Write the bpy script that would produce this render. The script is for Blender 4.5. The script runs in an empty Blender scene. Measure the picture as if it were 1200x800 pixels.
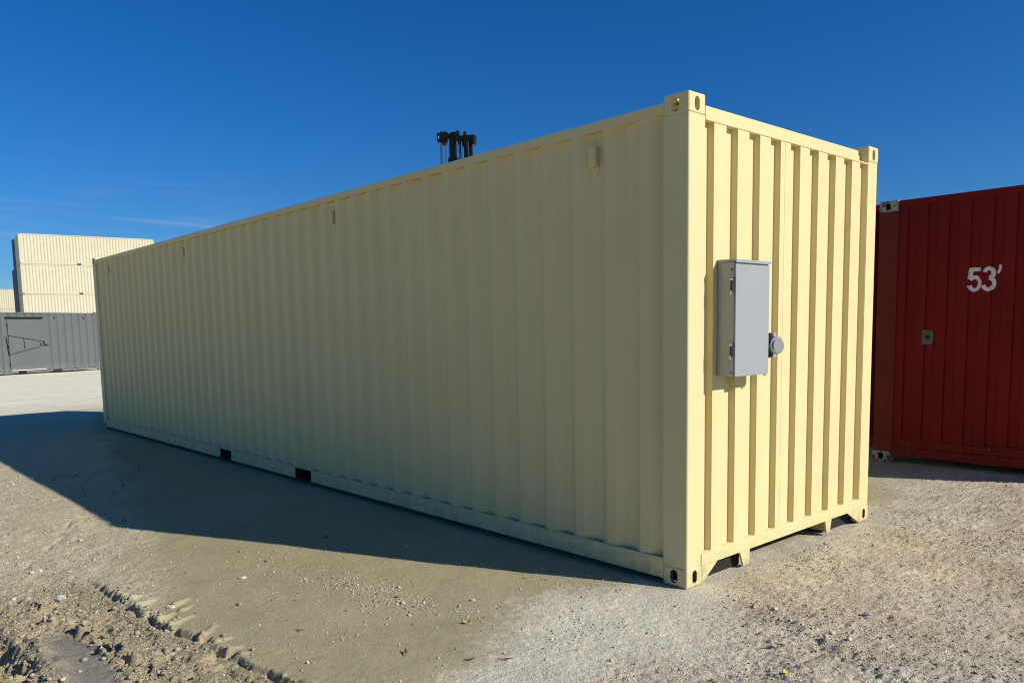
import bpy, bmesh, math, random
import numpy as np
from mathutils import Vector, Matrix

SC = bpy.context.scene
COL = SC.collection
rad = math.radians

# ------------------------------------------------------------------ camera
cam_d = bpy.data.cameras.new('camera')
cam = bpy.data.objects.new('camera', cam_d); COL.objects.link(cam)
YAW, PITCH, ROLL = rad(138.17998), rad(-6.07812), rad(-1.07603)
cy_, sy_, cp_, sp_, cr_, sr_ = math.cos(YAW), math.sin(YAW), math.cos(PITCH), math.sin(PITCH), math.cos(ROLL), math.sin(ROLL)
fwd = Vector((cp_*cy_, cp_*sy_, sp_)); rgt = Vector((sy_, -cy_, 0)); upv = rgt.cross(fwd)
r2 = rgt*cr_ + upv*sr_; u2 = -rgt*sr_ + upv*cr_
m = Matrix((r2, u2, -fwd)).transposed().to_4x4()
m.translation = Vector((2.7600, -3.8509, 1.5786))
cam.matrix_world = m
cam_d.sensor_fit = 'HORIZONTAL'; cam_d.sensor_width = 36.0
cam_d.lens = 36.0*929.563/1200.0
cam_d.shift_y = 83.786/1200.0
cam_d.clip_start = 0.05; cam_d.clip_end = 6000
SC.camera = cam

# ------------------------------------------------------------------ sky, sun, exposure
SUN_EL, SUN_AZ = 31.3, 25.3
w = bpy.data.worlds.new('World'); SC.world = w; w.use_nodes = True
nt = w.node_tree; nt.nodes.clear()
def wn(t): return nt.nodes.new(t)
out = wn('ShaderNodeOutputWorld'); bg = wn('ShaderNodeBackground'); sky = wn('ShaderNodeTexSky')
sky.sky_type = 'NISHITA'; sky.sun_disc = False
sky.sun_elevation = rad(SUN_EL); sky.sun_rotation = rad(90-SUN_AZ)
sky.altitude = 0; sky.air_density = 1.0; sky.dust_density = 0.4; sky.ozone_density = 3.0
hs = wn('ShaderNodeHueSaturation'); hs.inputs['Saturation'].default_value = 1.12
wb = wn('ShaderNodeVectorMath'); wb.operation = 'MULTIPLY'; wb.inputs[1].default_value = (.64, 1.03, 1.62)   # camera white balance of the clear sky
nt.links.new(sky.outputs[0], wb.inputs[0]); nt.links.new(wb.outputs[0], hs.inputs['Color'])
# thin cirrus low in the sky and one old contrail, laid out by direction
tc = wn('ShaderNodeTexCoord'); sep = wn('ShaderNodeSeparateXYZ'); nt.links.new(tc.outputs['Generated'], sep.inputs[0])
def mathn(op, a, b=None, clamp=False):
    n = wn('ShaderNodeMath'); n.operation = op; n.use_clamp = clamp
    for i, x in enumerate((a, b)):
        if x is None: continue
        if isinstance(x, (int, float)): n.inputs[i].default_value = x
        else: nt.links.new(x, n.inputs[i])
    return n.outputs[0]
def rng(v, a, b, c=0.0, d=1.0):
    n = wn('ShaderNodeMapRange'); n.interpolation_type = 'SMOOTHSTEP'; nt.links.new(v, n.inputs[0])
    for i, x in enumerate((a, b, c, d)): n.inputs[i+1].default_value = x
    return n.outputs[0]
def dotn(v):
    n = wn('ShaderNodeVectorMath'); n.operation = 'DOT_PRODUCT'; nt.links.new(tc.outputs['Generated'], n.inputs[0])
    n.inputs[1].default_value = v; return n.outputs['Value']
mp = wn('ShaderNodeMapping'); mp.inputs['Scale'].default_value = (3.0, 3.0, 26.0); mp.inputs['Rotation'].default_value = (0.03, -0.02, 0.4)
nt.links.new(tc.outputs['Generated'], mp.inputs[0])
nz = wn('ShaderNodeTexNoise'); nz.inputs['Scale'].default_value = 2.2; nz.inputs['Detail'].default_value = 6; nz.inputs['Roughness'].default_value = .55; nz.inputs['Distortion'].default_value = .7
nt.links.new(mp.outputs[0], nz.inputs[0])
wisp = rng(nz.outputs[0], .46, .75)
low = mathn('MULTIPLY', rng(sep.outputs[2], .215, .12), rng(dotn((-.985, .16, .10)), .955, .998))
cirrus = mathn('MULTIPLY', mathn('MULTIPLY', wisp, low), .12)
d1 = Vector((-1.1894, .2048, .1626)).normalized(); d2 = Vector((-1.0140, .3965, .1353)).normalized()
tn = d1.cross(d2).normalized()
trail = rng(mathn('ABSOLUTE', dotn(tuple(tn))), .0024, .0002)
trail = mathn('MULTIPLY', trail, mathn('MULTIPLY', rng(dotn(tuple(d2)), .968, .998), mathn('MULTIPLY', rng(nz.outputs[0], .3, .7, .3, 1), .10)))
mixc = wn('ShaderNodeMix'); mixc.data_type = 'RGBA'
nt.links.new(mathn('ADD', cirrus, trail, True), mixc.inputs[0])
nt.links.new(hs.outputs[0], mixc.inputs[6]); mixc.inputs[7].default_value = (9.0, 10.2, 11.8, 1)
nt.links.new(mixc.outputs[2], bg.inputs[0]); bg.inputs[1].default_value = 0.060
nt.links.new(bg.outputs[0], out.inputs[0])

sun_d = bpy.data.lights.new('sun', 'SUN'); sun = bpy.data.objects.new('sun', sun_d); COL.objects.link(sun)
sd = Vector((math.cos(rad(SUN_EL))*math.cos(rad(SUN_AZ)), math.cos(rad(SUN_EL))*math.sin(rad(SUN_AZ)), math.sin(rad(SUN_EL))))
sun.rotation_euler = sd.to_track_quat('Z', 'Y').to_euler(); sun.location = sd*60
sun_d.energy = 5.0; sun_d.angle = rad(.53); sun_d.color = (1, .985, .95)
SC.view_settings.view_transform = 'Standard'; SC.view_settings.look = 'None'
SC.view_settings.exposure = 0; SC.view_settings.gamma = 1; SC.view_settings.use_curve_mapping = False

SC.cycles.use_denoising = True; SC.cycles.denoising_prefilter = 'NONE'; SC.cycles.filter_width = 1.1; SC.cycles.use_adaptive_sampling = False

# ------------------------------------------------------------------ helpers
def tag(o, label=None, cat=None, group=None, kind=None):
    if label: o['label'] = label
    if cat: o['category'] = cat
    if group: o['group'] = group
    if kind: o['kind'] = kind
    return o
def empty(name, loc=(0, 0, 0), rz=0, **k):
    o = bpy.data.objects.new(name, None); COL.objects.link(o); o.location = loc; o.rotation_euler = (0, 0, rz)
    o.empty_display_size = .3
    return tag(o, **k)
def kids(o): return [c for c in bpy.data.objects if c.parent == o]
def copy_tree(o, parent=None):
    c = o.copy(); COL.objects.link(c)
    if parent is not None: c.parent = parent
    for ch in kids(o): copy_tree(ch, c)
    return c

class MB:
    """collects shapes, then becomes ONE mesh object; off shifts everything into the parent's space"""
    def __init__(s, off=(0, 0, 0)): s.v = []; s.f = []; s.off = off
    def add(s, vs, fs):
        b = len(s.v); s.v += [tuple(p) for p in vs]; s.f += [tuple(b+i for i in f) for f in fs]; return s
    def box(s, x0, x1, y0, y1, z0, z1):
        if x0 > x1: x0, x1 = x1, x0
        if y0 > y1: y0, y1 = y1, y0
        if z0 > z1: z0, z1 = z1, z0
        vs = [(x, y, z) for z in (z0, z1) for y in (y0, y1) for x in (x0, x1)]
        return s.add(vs, [(0, 2, 3, 1), (4, 5, 7, 6), (0, 1, 5, 4), (2, 6, 7, 3), (0, 4, 6, 2), (1, 3, 7, 5)])
    def prism(s, poly, axis, a, b):
        """poly: 2D loop in the two other axes (in x,y,z order), extruded along axis from a to b"""
        n = len(poly)
        def P(p, t): l = list(p); l.insert(axis, t); return tuple(l)
        vs = [P(p, a) for p in poly] + [P(p, b) for p in poly]
        fs = [tuple(range(n)), tuple(range(2*n-1, n-1, -1))] + [(i, i+n, (i+1) % n+n, (i+1) % n) for i in range(n)]
        return s.add(vs, fs)
    def cyl(s, p0, p1, r0, r1=None, n=14):
        r1 = r0 if r1 is None else r1
        p0, p1 = Vector(p0), Vector(p1); ax = (p1-p0).normalized()
        t = Vector((0, 0, 1)) if abs(ax.z) < .9 else Vector((1, 0, 0)); a = ax.cross(t).normalized(); b = ax.cross(a)
        vs = [p0+(a*math.cos(q)+b*math.sin(q))*r0 for q in [2*math.pi*i/n for i in range(n)]]
        vs += [p1+(a*math.cos(q)+b*math.sin(q))*r1 for q in [2*math.pi*i/n for i in range(n)]]
        return s.add(vs, [tuple(range(n)), tuple(range(2*n-1, n-1, -1))] + [(i, i+n, (i+1) % n+n, (i+1) % n) for i in range(n)])
    def bar(s, p0, p1, wd, th):
        p0, p1 = Vector(p0), Vector(p1); ax = (p1-p0).normalized()
        t = Vector((0, 0, 1)) if abs(ax.z) < .9 else Vector((1, 0, 0)); a = ax.cross(t).normalized()*wd/2; b = ax.cross(a).normalized()*th/2
        vs = [p+q for p in (p0, p1) for q in (-a-b, a-b, a+b, -a+b)]
        return s.add(vs, [(0, 1, 2, 3), (7, 6, 5, 4), (0, 4, 5, 1), (1, 5, 6, 2), (2, 6, 7, 3), (3, 7, 4, 0)])
    def sheet(s, path, z0, z1, fn, nz=1):
        n = len(path); zs = [z0+(z1-z0)*i/nz for i in range(nz+1)]
        vs = [fn(u, d, z) for z in zs for (u, d) in path]
        return s.add(vs, [(k*n+i, k*n+i+1, (k+1)*n+i+1, (k+1)*n+i) for k in range(nz) for i in range(n-1)])
    def build(s, name, mat, parent=None, bevel=0, smooth=False, recalc=True):
        me = bpy.data.meshes.new(name)
        me.from_pydata([(a-s.off[0], b-s.off[1], c-s.off[2]) for a, b, c in s.v], [], s.f)
        if recalc:
            bm = bmesh.new(); bm.from_mesh(me); bmesh.ops.recalc_face_normals(bm, faces=bm.faces); bm.to_mesh(me); bm.free()
        if smooth: me.polygons.foreach_set('use_smooth', [True]*len(me.polygons))
        me.materials.append(mat)
        o = bpy.data.objects.new(name, me); COL.objects.link(o); o.parent = parent
        if bevel:
            b = o.modifiers.new('bevel', 'BEVEL'); b.width = bevel; b.segments = 2; b.limit_method = 'ANGLE'; b.angle_limit = rad(40)
            b.harden_normals = False
        return o

def corr(u0, u1, g0, pitch, opening, slope, depth):
    """trapezoid path: grooves start at g0+k*pitch; returns (u, depth) points clipped to u0..u1"""
    def dep(u):
        q = (u-g0) % pitch
        if q >= opening: return 0.0
        if q < slope: return depth*q/slope
        if q > opening-slope: return depth*(opening-q)/slope
        return depth
    us = {u0, u1}
    k0 = int(math.floor((u0-g0)/pitch))-1; k1 = int(math.ceil((u1-g0)/pitch))+1
    for k in range(k0, k1+1):
        for q in (0, slope, opening-slope, opening):
            u = g0+k*pitch+q
            if u0 < u < u1: us.add(u)
    return [(u, dep(u)) for u in sorted(us)], dep

# ------------------------------------------------------------------ materials
def newmat(name):
    mt = bpy.data.materials.new(name); mt.use_nodes = True
    return mt, mt.node_tree, mt.node_tree.nodes['Principled BSDF']
def N(t, typ, **k):
    n = t.nodes.new(typ)
    for a, b in k.items(): setattr(n, a, b)
    return n
def noise(t, coord, scale, detail=4, rough=.5, dist=0):
    n = N(t, 'ShaderNodeTexNoise'); n.inputs['Scale'].default_value = scale; n.inputs['Detail'].default_value = detail
    n.inputs['Roughness'].default_value = rough; n.inputs['Distortion'].default_value = dist
    t.links.new(coord, n.inputs['Vector']); return n.outputs[0]
def mrange(t, v, a, b, c=0., d=1.):
    n = N(t, 'ShaderNodeMapRange'); t.links.new(v, n.inputs[0])
    for i, x in enumerate((a, b, c, d)): n.inputs[i+1].default_value = x
    return n.outputs[0]
def mix(t, fac, a, b, mode='MIX'):
    n = N(t, 'ShaderNodeMix', data_type='RGBA', blend_type=mode)
    for i, x in ((0, fac), (6, a), (7, b)):
        if isinstance(x, (int, float)): n.inputs[i].default_value = x
        elif isinstance(x, tuple): n.inputs[i].default_value = (*x, 1) if len(x) == 3 else x
        else: t.links.new(x, n.inputs[i])
    return n.outputs[2]
def mth(t, op, a, b=None):
    n = N(t, 'ShaderNodeMath', operation=op)
    for i, x in enumerate((a, b)):
        if x is None: continue
        if isinstance(x, (int, float)): n.inputs[i].default_value = x
        else: t.links.new(x, n.inputs[i])
    return n.outputs[0]
def bump(t, h, strength, dist, prev=None):
    n = N(t, 'ShaderNodeBump'); n.inputs['Strength'].default_value = strength; n.inputs['Distance'].default_value = dist
    t.links.new(h, n.inputs['Height'])
    if prev is not None: t.links.new(prev, n.inputs['Normal'])
    return n.outputs[0]
def geo_pos(t): return N(t, 'ShaderNodeNewGeometry').outputs['Position']

def paint(name, col, rough=.5, var=.06, dirt=None, dirt_h=.35, wave=.0025, chips=None, spec=.13, streak=0):
    mt, t, b = newmat(name); pos = geo_pos(t)
    c = mix(t, mrange(t, noise(t, pos, 1.3, 5, .6), .3, .7), tuple(x*(1-var) for x in col), tuple(min(1, x*(1+var)) for x in col))
    if streak:
        mp = N(t, 'ShaderNodeMapping'); mp.inputs['Scale'].default_value = (14, 14, .5); t.links.new(pos, mp.inputs[0])
        c = mix(t, mrange(t, noise(t, mp.outputs[0], 1, 5, .6), .5, .85, 0, streak), c, tuple(x*.55 for x in col))
    if dirt:
        sz = N(t, 'ShaderNodeSeparateXYZ'); t.links.new(pos, sz.inputs[0])
        hgt = mrange(t, sz.outputs[2], dirt_h, .02)
        sp = mth(t, 'MULTIPLY', mrange(t, noise(t, pos, 9, 6, .7), .42, .75), hgt)
        c = mix(t, sp, c, dirt)
    if chips:
        c = mix(t, mrange(t, noise(t, pos, 16, 6, .75), .515, .55), c, chips)
        c = mix(t, mrange(t, noise(t, pos, 40, 4, .6), .60, .64), c, (.06, .02, .012))
    t.links.new(c, b.inputs['Base Color'])
    t.links.new(mrange(t, noise(t, pos, 7, 4), .3, .7, rough-.05, rough+.07), b.inputs['Roughness'])
    b.inputs['Specular IOR Level'].default_value = spec
    n1 = bump(t, noise(t, pos, 1.7, 2, .4), .6, wave*6)
    t.links.new(bump(t, noise(t, pos, 130, 2), .12, .002, n1), b.inputs['Normal'])
    return mt

M = {}
M['cream'] = paint('cream_paint', (.715, .595, .29), .5, .03, dirt=(.33, .28, .18), dirt_h=.20)
M['vent_shade'] = paint('vent_shade_paint', (.54, .455, .23), .8, .1)  # darker cream, shading of the vent sides put into the colour
M['hole_shade'] = paint('casting_hole_shade', (.16, .13, .08), .8, .1)  # painted shade for the insides of the bottom casting holes
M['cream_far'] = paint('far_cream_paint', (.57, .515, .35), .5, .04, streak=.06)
M['slate'] = paint('slate_paint', (.055, .075, .10), .5, .08)
M['grey'] = paint('grey_paint', (.125, .127, .122), .5, .05, dirt=(.35, .32, .25), dirt_h=.4)
M['black'] = paint('black_paint', (.02, .02, .022), .5, .1)
M['red'] = paint('oxblood_paint', (.180, .0075, .0065), .6, .15, dirt=(.14, .04, .03), dirt_h=.4, streak=.25, spec=.15)
M['redpost'] = paint('browned_red_paint', (.165, .024, .016), .6, .2, dirt=(.16, .09, .06), dirt_h=.5, streak=.3)
M['casting_worn'] = paint('worn_white_paint', (.40, .38, .33), .7, .2, chips=(.13, .045, .03))
M['scratch'] = paint('scraped_metal', (.22, .11, .09), .6, .2)
M['lettering'] = paint('white_lettering_paint', (.74, .70, .66), .6, .05)
M['patch'] = paint('grey_green_patch', (.13, .13, .095), .7, .2)
M['ebox'] = paint('light_grey_enamel', (.335, .342, .325), .36, .02, wave=.0012, spec=.5)
M['lid'] = paint('lid_shade_grey', (.27, .275, .26), .45, .05)  # darker than the box, the lid's weaker light put into its colour
M['dark'] = paint('dark_plastic', (.045, .047, .05), .45, .1)
M['mast'] = paint('black_mast_paint', (.012, .012, .014), .4, .15)
M['tyre'] = paint('tyre_rubber', (.02, .02, .02), .9, .1)
M['sill'] = paint('pale_sill', (.78, .77, .72), .5, .05)
M['under'] = paint('underfloor_and_shade_black', (.03, .028, .026), .9, .1)  # floor coating; also painted shade in fork pockets and below the end rail
mt, t, b = newmat('chrome_steel'); b.inputs['Metallic'].default_value = 1; b.inputs['Base Color'].default_value = (.75, .76, .78, 1); b.inputs['Roughness'].default_value = .25; M['chrome'] = mt
mt, t, b = newmat('latch_steel'); b.inputs['Metallic'].default_value = .9; b.inputs['Base Color'].default_value = (.55, .55, .52, 1); b.inputs['Roughness'].default_value = .4; M['steel'] = mt
mt, t, b = newmat('oily_chain_steel'); b.inputs['Metallic'].default_value = .7; b.inputs['Base Color'].default_value = (.16, .2, .24, 1); b.inputs['Roughness'].default_value = .5; M['chain'] = mt
mt, t, b = newmat('cab_glass'); b.inputs['Base Color'].default_value = (.03, .04, .045, 1); b.inputs['Roughness'].default_value = .08; M['glass'] = mt

# ------------------------------------------------------------------ ground
RS = np.random.RandomState(7)
LAT = RS.rand(512, 512).astype(np.float32)
def vnoise(x, y, sc, seed=0):
    x = x/sc+seed*17.31+100; y = y/sc+seed*9.73+100
    xi = np.floor(x).astype(np.int64); yi = np.floor(y).astype(np.int64)
    fx = x-xi; fy = y-yi; fx = fx*fx*(3-2*fx); fy = fy*fy*(3-2*fy)
    a = LAT[xi & 511, yi & 511]; b_ = LAT[(xi+1) & 511, yi & 511]; c = LAT[xi & 511, (yi+1) & 511]; d = LAT[(xi+1) & 511, (yi+1) & 511]
    return (a*(1-fx)+b_*fx)*(1-fy)+(c*(1-fx)+d*fx)*fy-.5
def fbm(x, y, sc, seed=0, o=4, g=.5):
    s = 0; a = 1
    for k in range(o): s = s+a*vnoise(x, y, sc/2**k, seed+k); a *= g
    return s
def ss(a, b, x):
    t_ = np.clip((x-a)/(b-a), 0, 1); return t_*t_*(3-2*t_)
AX = [-3.4, -2.911, -2.648, -2.346, -2.087, -1.848, -1.592, -1.416, -1.278, -1.091, -.965, -.82, -.587, -.38, .3]; AY = [-2.58, -2.551, -2.536, -2.52, -2.523, -2.502, -2.472, -2.422, -2.407, -2.392, -2.357, -2.335, -2.283, -2.199, -2.0]
BX = [-3.6, -3.14, -2.53, -2.0, -1.57, -1.26, -.5, 1.0]; BY = [-2.98, -2.95, -2.93, -2.87, -2.80, -2.77, -2.73, -2.66]
CX = [-4.97, -4.5, -3.93, -3.62, -3.18]; CY = [-2.17, -2.34, -2.57, -2.75, -2.91]
GX = [-9, -3.2, -1.6, -.9, -.62, -.50, -.30, .05, .6]           # edge between clay (below) and bright gravel, y along x
EY = [-6, -3, -1.82, -1.69, -1.57, -1.41, -1.24, -1.04, -.87, -.63, -.37, -.12, .1]
EX = [1.8, .6, 0, -.07, -.16, -.26, -.29, -.41, -.46, -.49, -.385, -.29, -.2]
FING = [(-2.221,-2.486,-2.240,-2.441),(-2.069,-2.504,-2.140,-2.384),(-1.761,-2.484,-1.825,-2.393),(-1.636,-2.463,-1.702,-2.318),(-1.949,-2.333,-2.003,-2.246),(-1.833,-2.333,-1.876,-2.260),(-1.369,-2.383,-1.458,-2.292),(-1.225,-2.372,-1.234,-2.301),(-1.078,-2.360,-1.083,-2.307),(-2.325,-2.526,-2.361,-2.479),(-0.983,-2.339,-0.986,-2.305)]
PITS = [(-2.184,-2.518),(-2.011,-2.522),(-1.866,-2.497),(-1.560,-2.461),(-1.423,-2.408),(-1.308,-2.396),(-1.112,-2.395),(-1.027,-2.364),(-0.933,-2.361),(-2.316,-2.516),(-2.472,-2.534),(-2.648,-2.536)]
CLODS = [(-1.863,-2.832,0.050),(-1.758,-2.811,0.038),(-1.497,-2.844,0.042),(-1.552,-2.804,0.033),(-1.475,-2.764,0.050),(-1.408,-2.753,0.048),(-1.462,-2.788,0.036),(-1.32,-2.735,0.040),(-2.096,-2.846,0.026),(-2.552,-2.912,0.029),(-2.563,-2.871,0.020),(-2.784,-2.901,0.020)]
PITS2 = [(-1.868,-2.872),(-1.724,-2.851),(-1.557,-2.848),(-1.661,-2.795),(-1.507,-2.796),(-1.31,-2.782),(-2.471,-2.934),(-2.659,-2.914),(-1.592,-3.246),(-1.498,-3.183),(-1.68,-3.195)]
def zones(x, y):
    """gravel (bright compacted), coarse (brownish loose gravel, right), rough (stony, left), track (dug-up), wet"""
    wob = fbm(x, y, .7, 11, 4)*.35
    # clay patch lies left of a line from the near corner toward the camera
    e = x-np.interp(y, EY, EX)+wob*.75+.16*fbm(x, y, .13, 13, 3)
    gravel = ss(-.20, .24, e+.16*fbm(x, y, .035, 14, 3, .7))
    coarse = ss(.02, .85, x+.22*y+wob*1.3)
    coarse = np.maximum(coarse, ss(.0, .5, y+wob)*ss(-.1, .2, x))
    rough = ss(.25, -.25, (y+2.02)+(x+3.6)*.22+wob*1.1)*ss(-1.0, -2.3, x+wob)
    yA = np.interp(x, AX, AY); yB = np.interp(x, BX, BY)
    fin = ss(-3.25, -2.6, x)
    track = ss(.03, -.06, y-yA+wob*.12)*fin
    wet = ss(1.15, .8, np.sqrt(((x+1.45)/.56)**2+((y+2.955)/.135)**2)+wob*.9)
    far = np.maximum(ss(-13, -20, x+wob*3), ss(-14, -20, y+wob*3))
    return gravel, coarse, rough, track, wet, far
def height(x, y):
    gravel, coarse, rough, track, wet, far = zones(x, y)
    cam_d_ = np.hypot(x-2.76, y+3.85)
    near = ss(14, 6, cam_d_)
    h = .022*fbm(x, y, 2.3, 1, 3)+.010*fbm(x, y, .55, 4, 3)-.008
    h = h+near*(.0010+.0038*coarse+.0010*gravel+.0045*rough+.009*track)*fbm(x, y, .10, 21, 4, .6)*2
    h = h+near*(.0006+.0055*np.maximum(coarse, track)+.0016*gravel+.0022*rough)*fbm(x, y, .025, 31, 2, .7)*2
    # keep the pad under and beside the cream container level
    foot = ss(.5, .0, np.maximum(np.maximum(-12.2-x, x), np.maximum(-y, y-2.44)))
    h = h*(1-.75*foot)-.004*foot
    # tyre track: a ragged step down at edge A, lugs of clay squeezed out of it, clods along edge B
    yA = np.interp(x, AX, AY); yB = np.interp(x, BX, BY)
    fin = ss(-3.1, -2.6, x)
    rag = .020*fbm(x, y, .11, 41, 4, .6)
    ta = y-yA+rag; tb = y-yB+.03*fbm(x, y, .16, 43, 3)
    floor_ = ss(.008, -.03, ta)*ss(-.03, .05, tb)
    h = h-.016*floor_*fin
    depth = np.clip(.55+1.5*(fbm(x, y*.2, .10, 45, 3)+.10), .1, 1.4)*(.45+.55*ss(-2.4, -2.0, x))
    h = h-.030*np.exp(-((ta+.012)/.011)**2)*depth*fin
    h = h+.010*np.exp(-((ta-.02)/.022)**2)*np.clip(.3+1.6*fbm(x, y, .09, 46, 3), 0, 1.2)*fin
    h = h-near*track*.018*ss(.20, .36, fbm(x, y, .055, 50, 3))
    def near_box(px, py, r): return np.nonzero((np.abs(x-px) < r) & (np.abs(y-py) < r))
    warp = .022*fbm(x, y, .055, 48, 4, .6); rl = random.Random(5)
    for (ax, ay, bx, by) in FING:
        L_ = math.hypot(bx-ax, by-ay); sel = near_box((ax+bx)/2, (ay+by)/2, L_+.08)
        px, py = x[sel], y[sel]; u = np.clip(((px-ax)*(bx-ax)+(py-ay)*(by-ay))/L_**2, 0, 1)
        d = np.hypot(px-ax-u*(bx-ax), py-ay-u*(by-ay))+warp[sel]
        r_ = rl.uniform(.016, .026)*(.75+.5*np.sin(u*2.6))
        h[sel] = h[sel]+rl.uniform(.014, .030)*np.clip(1-(d/r_)**2, 0, 1)**.6*(1-.55*u)
    for (px_, py_) in PITS:
        sel = near_box(px_, py_, .12); px, py = x[sel], y[sel]
        d = np.hypot((px-px_)/1.8, (py-py_)*1.2)+warp[sel]*1.5
        h[sel] = h[sel]-.036*ss(.026, .008, d)
    for (px_, py_, r_) in CLODS:
        sel = near_box(px_, py_, r_*2.5); px, py = x[sel], y[sel]
        d = np.hypot((px-px_)*.95, (py-py_)*1.1)+.030*fbm(px, py, .05, 49, 3)
        h[sel] = h[sel]+1.25*r_*np.clip(1-(d/r_)**1.6, 0, 1)**.8
    for (px_, py_) in PITS2:
        sel = near_box(px_, py_, .16); px, py = x[sel], y[sel]
        d = np.hypot(px-px_, (py-py_)*1.2)+warp[sel]*2
        h[sel] = h[sel]-.045*ss(.040, .012, d)
    kn = np.exp(-(((x+2.55)/.22)**2+((y+2.89)/.07)**2))
    h = h+kn*.075*np.clip(fbm(x, y, .10, 57, 4), -.4, .6)
    # strip of gravel churned up right of the container
    st = np.exp(-((y-(.03-.36*(x-.5))+.10*fbm(x, y, .5, 58, 2))/.055)**2)*ss(.25, .5, x)*ss(1.7, 1.3, x)
    h = h+near*st*(.010+.030*fbm(x, y, .075, 59, 3, .65))
    low_ = ss(.25, -.25, y+.35*(x-.5))*ss(.5, .85, x)
    h = h+near*low_*(.020*fbm(x, y, .16, 60, 4, .6))
    h = h*(1-.8*wet)-.020*wet+wet*.004*fbm(x, y, .06, 59, 3)
    # piled ridge past the wet patch, cut away on its far side
    rx = ss(-2.5, -1.95, x)
    yr = -3.085-.03*np.sin(x*5)+.03*fbm(x, y, .3, 61, 2)
    h = h+rx*.050*np.exp(-((y-yr)/.055)**2)*(.8+1.0*fbm(x, y, .12, 63, 4))
    h = h-rx*.10*ss(-.05, -.13, y-yr)*ss(-.6, -.3, y-yr)*(.7+1.2*fbm(x, y, .10, 65, 4))
    # old crack in the stony ground
    yc = np.interp(x, CX, CY)
    cmk = ss(-5.2, -4.9, x)*ss(-3.0, -3.3, x)
    q = y-yc+.06*fbm(x, y, .25, 67, 3)
    br = np.clip(.2+2.2*fbm(x, y, .22, 68, 2), 0, 1)
    h = h+cmk*(-.034*br*np.exp(-(q/.020)**2)+.012*np.exp(-((q-.06)/.05)**2)*np.clip(.5+2*fbm(x, y, .1, 69, 3), 0, 1.4))
    return h
def axis_pts(segs, far_neg, far_pos, growth=1.16):
    a = [segs[0][0]]
    for s0, s1, st in segs:
        n = int(round((s1-s0)/st)); a += list(np.linspace(s0, s1, n+1)[1:])
    st = segs[-1][2]; p = a[-1]; hi = []
    while p < far_pos: st *= growth; p += st; hi.append(p)
    st = segs[0][2]; p = a[0]; lo = []
    while p > far_neg: st *= growth; p -= st; lo.append(p)
    return np.array(lo[::-1]+a+hi)
xs = axis_pts([(-16, -6.2, .06), (-6.2, -5.3, .022), (-5.3, -3.2, .012), (-3.2, 1.95, .0085)], -2200, 2200)
ys = axis_pts([(-3.55, -.2, .0085), (-.2, 3.0, .02), (3, 7.0, .06)], -2200, 2200)
gx, gy = np.meshgrid(xs, ys); gz = height(gx, gy)
nx, ny = len(xs), len(ys)
gm = bpy.data.meshes.new('ground')
gm.vertices.add(nx*ny); gm.vertices.foreach_set('co', np.stack([gx, gy, gz], -1).astype(np.float32).ravel())
idx = np.arange(nx*ny).reshape(ny, nx)
q = np.stack([idx[:-1, :-1], idx[:-1, 1:], idx[1:, 1:], idx[1:, :-1]], -1).reshape(-1, 4)
gm.loops.add(q.size); gm.loops.foreach_set('vertex_index', q.ravel().astype(np.int32))
gm.polygons.add(len(q)); gm.polygons.foreach_set('loop_start', np.arange(0, q.size, 4, dtype=np.int32))
gm.polygons.foreach_set('use_smooth', np.ones(len(q), bool))
gm.update(calc_edges=True)
for nme, arr in zip(('gravel', 'coarse', 'rough', 'track', 'wet', 'far'), zones(gx, gy)):
    at = gm.attributes.new(nme, 'FLOAT', 'POINT'); at.data.foreach_set('value', arr.astype(np.float32).ravel())
ground = bpy.data.objects.new('ground', gm); COL.objects.link(ground); tag(ground, 'pale limestone gravel and clay yard with tyre tracks', 'ground', kind='structure')
mt, t, b = newmat('limestone_yard')
pos = geo_pos(t)
def attr(n): a = N(t, 'ShaderNodeAttribute', attribute_name=n); return a.outputs['Fac']
n_big = noise(t, pos, .9, 5, .6); n_mid = noise(t, pos, 5, 7, .65); n_fine = noise(t, pos, 70, 4, .75); n_grit = noise(t, pos, 170, 3, .7); n_spk = noise(t, pos, 105, 2, .5)
clay = mix(t, mrange(t, n_mid, .3, .7), (.345, .282, .145), (.415, .345, .182))
brite = mix(t, mrange(t, n_mid, .3, .7), (.66, .58, .40), (.80, .715, .515))
coarse = mix(t, mrange(t, n_big, .38, .62), (.66, .50, .325), (.71, .615, .44))
rough = mix(t, mrange(t, n_mid, .3, .7), (.52, .42, .24), (.62, .52, .32))
trk = mix(t, mrange(t, n_mid, .3, .7), (.40, .305, .155), (.50, .395, .22))
clay = mix(t, mrange(t, noise(t, pos, .55, 6, .7, .6), .42, .64, 0, .55), clay, (.47, .395, .235))
clay = mix(t, mrange(t, noise(t, pos, 17, 5, .7), .52, .72, 0, .35), clay, (.25, .20, .115))
c = mix(t, attr('rough'), clay, rough)
c = mix(t, attr('gravel'), c, brite)
c = mix(t, attr('coarse'), c, coarse)
c = mix(t, attr('track'), c, trk)
c = mix(t, mth(t, 'MULTIPLY', attr('wet'), .9), c, (.235, .205, .155))
fmp = N(t, 'ShaderNodeMapping'); fmp.inputs['Rotation'].default_value = (0, 0, .35); fmp.inputs['Scale'].default_value = (2.2, .25, 1); t.links.new(pos, fmp.inputs[0])
c = mix(t, attr('far'), c, mix(t, mrange(t, noise(t, fmp.outputs[0], .8, 6, .65), .3, .7), (.76, .66, .44), (.95, .86, .63)))
c = mix(t, mth(t, 'MULTIPLY', attr('far'), mrange(t, noise(t, pos, 3.2, 5, .75), .54, .70, 0, .5)), c, (.45, .38, .25))
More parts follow.
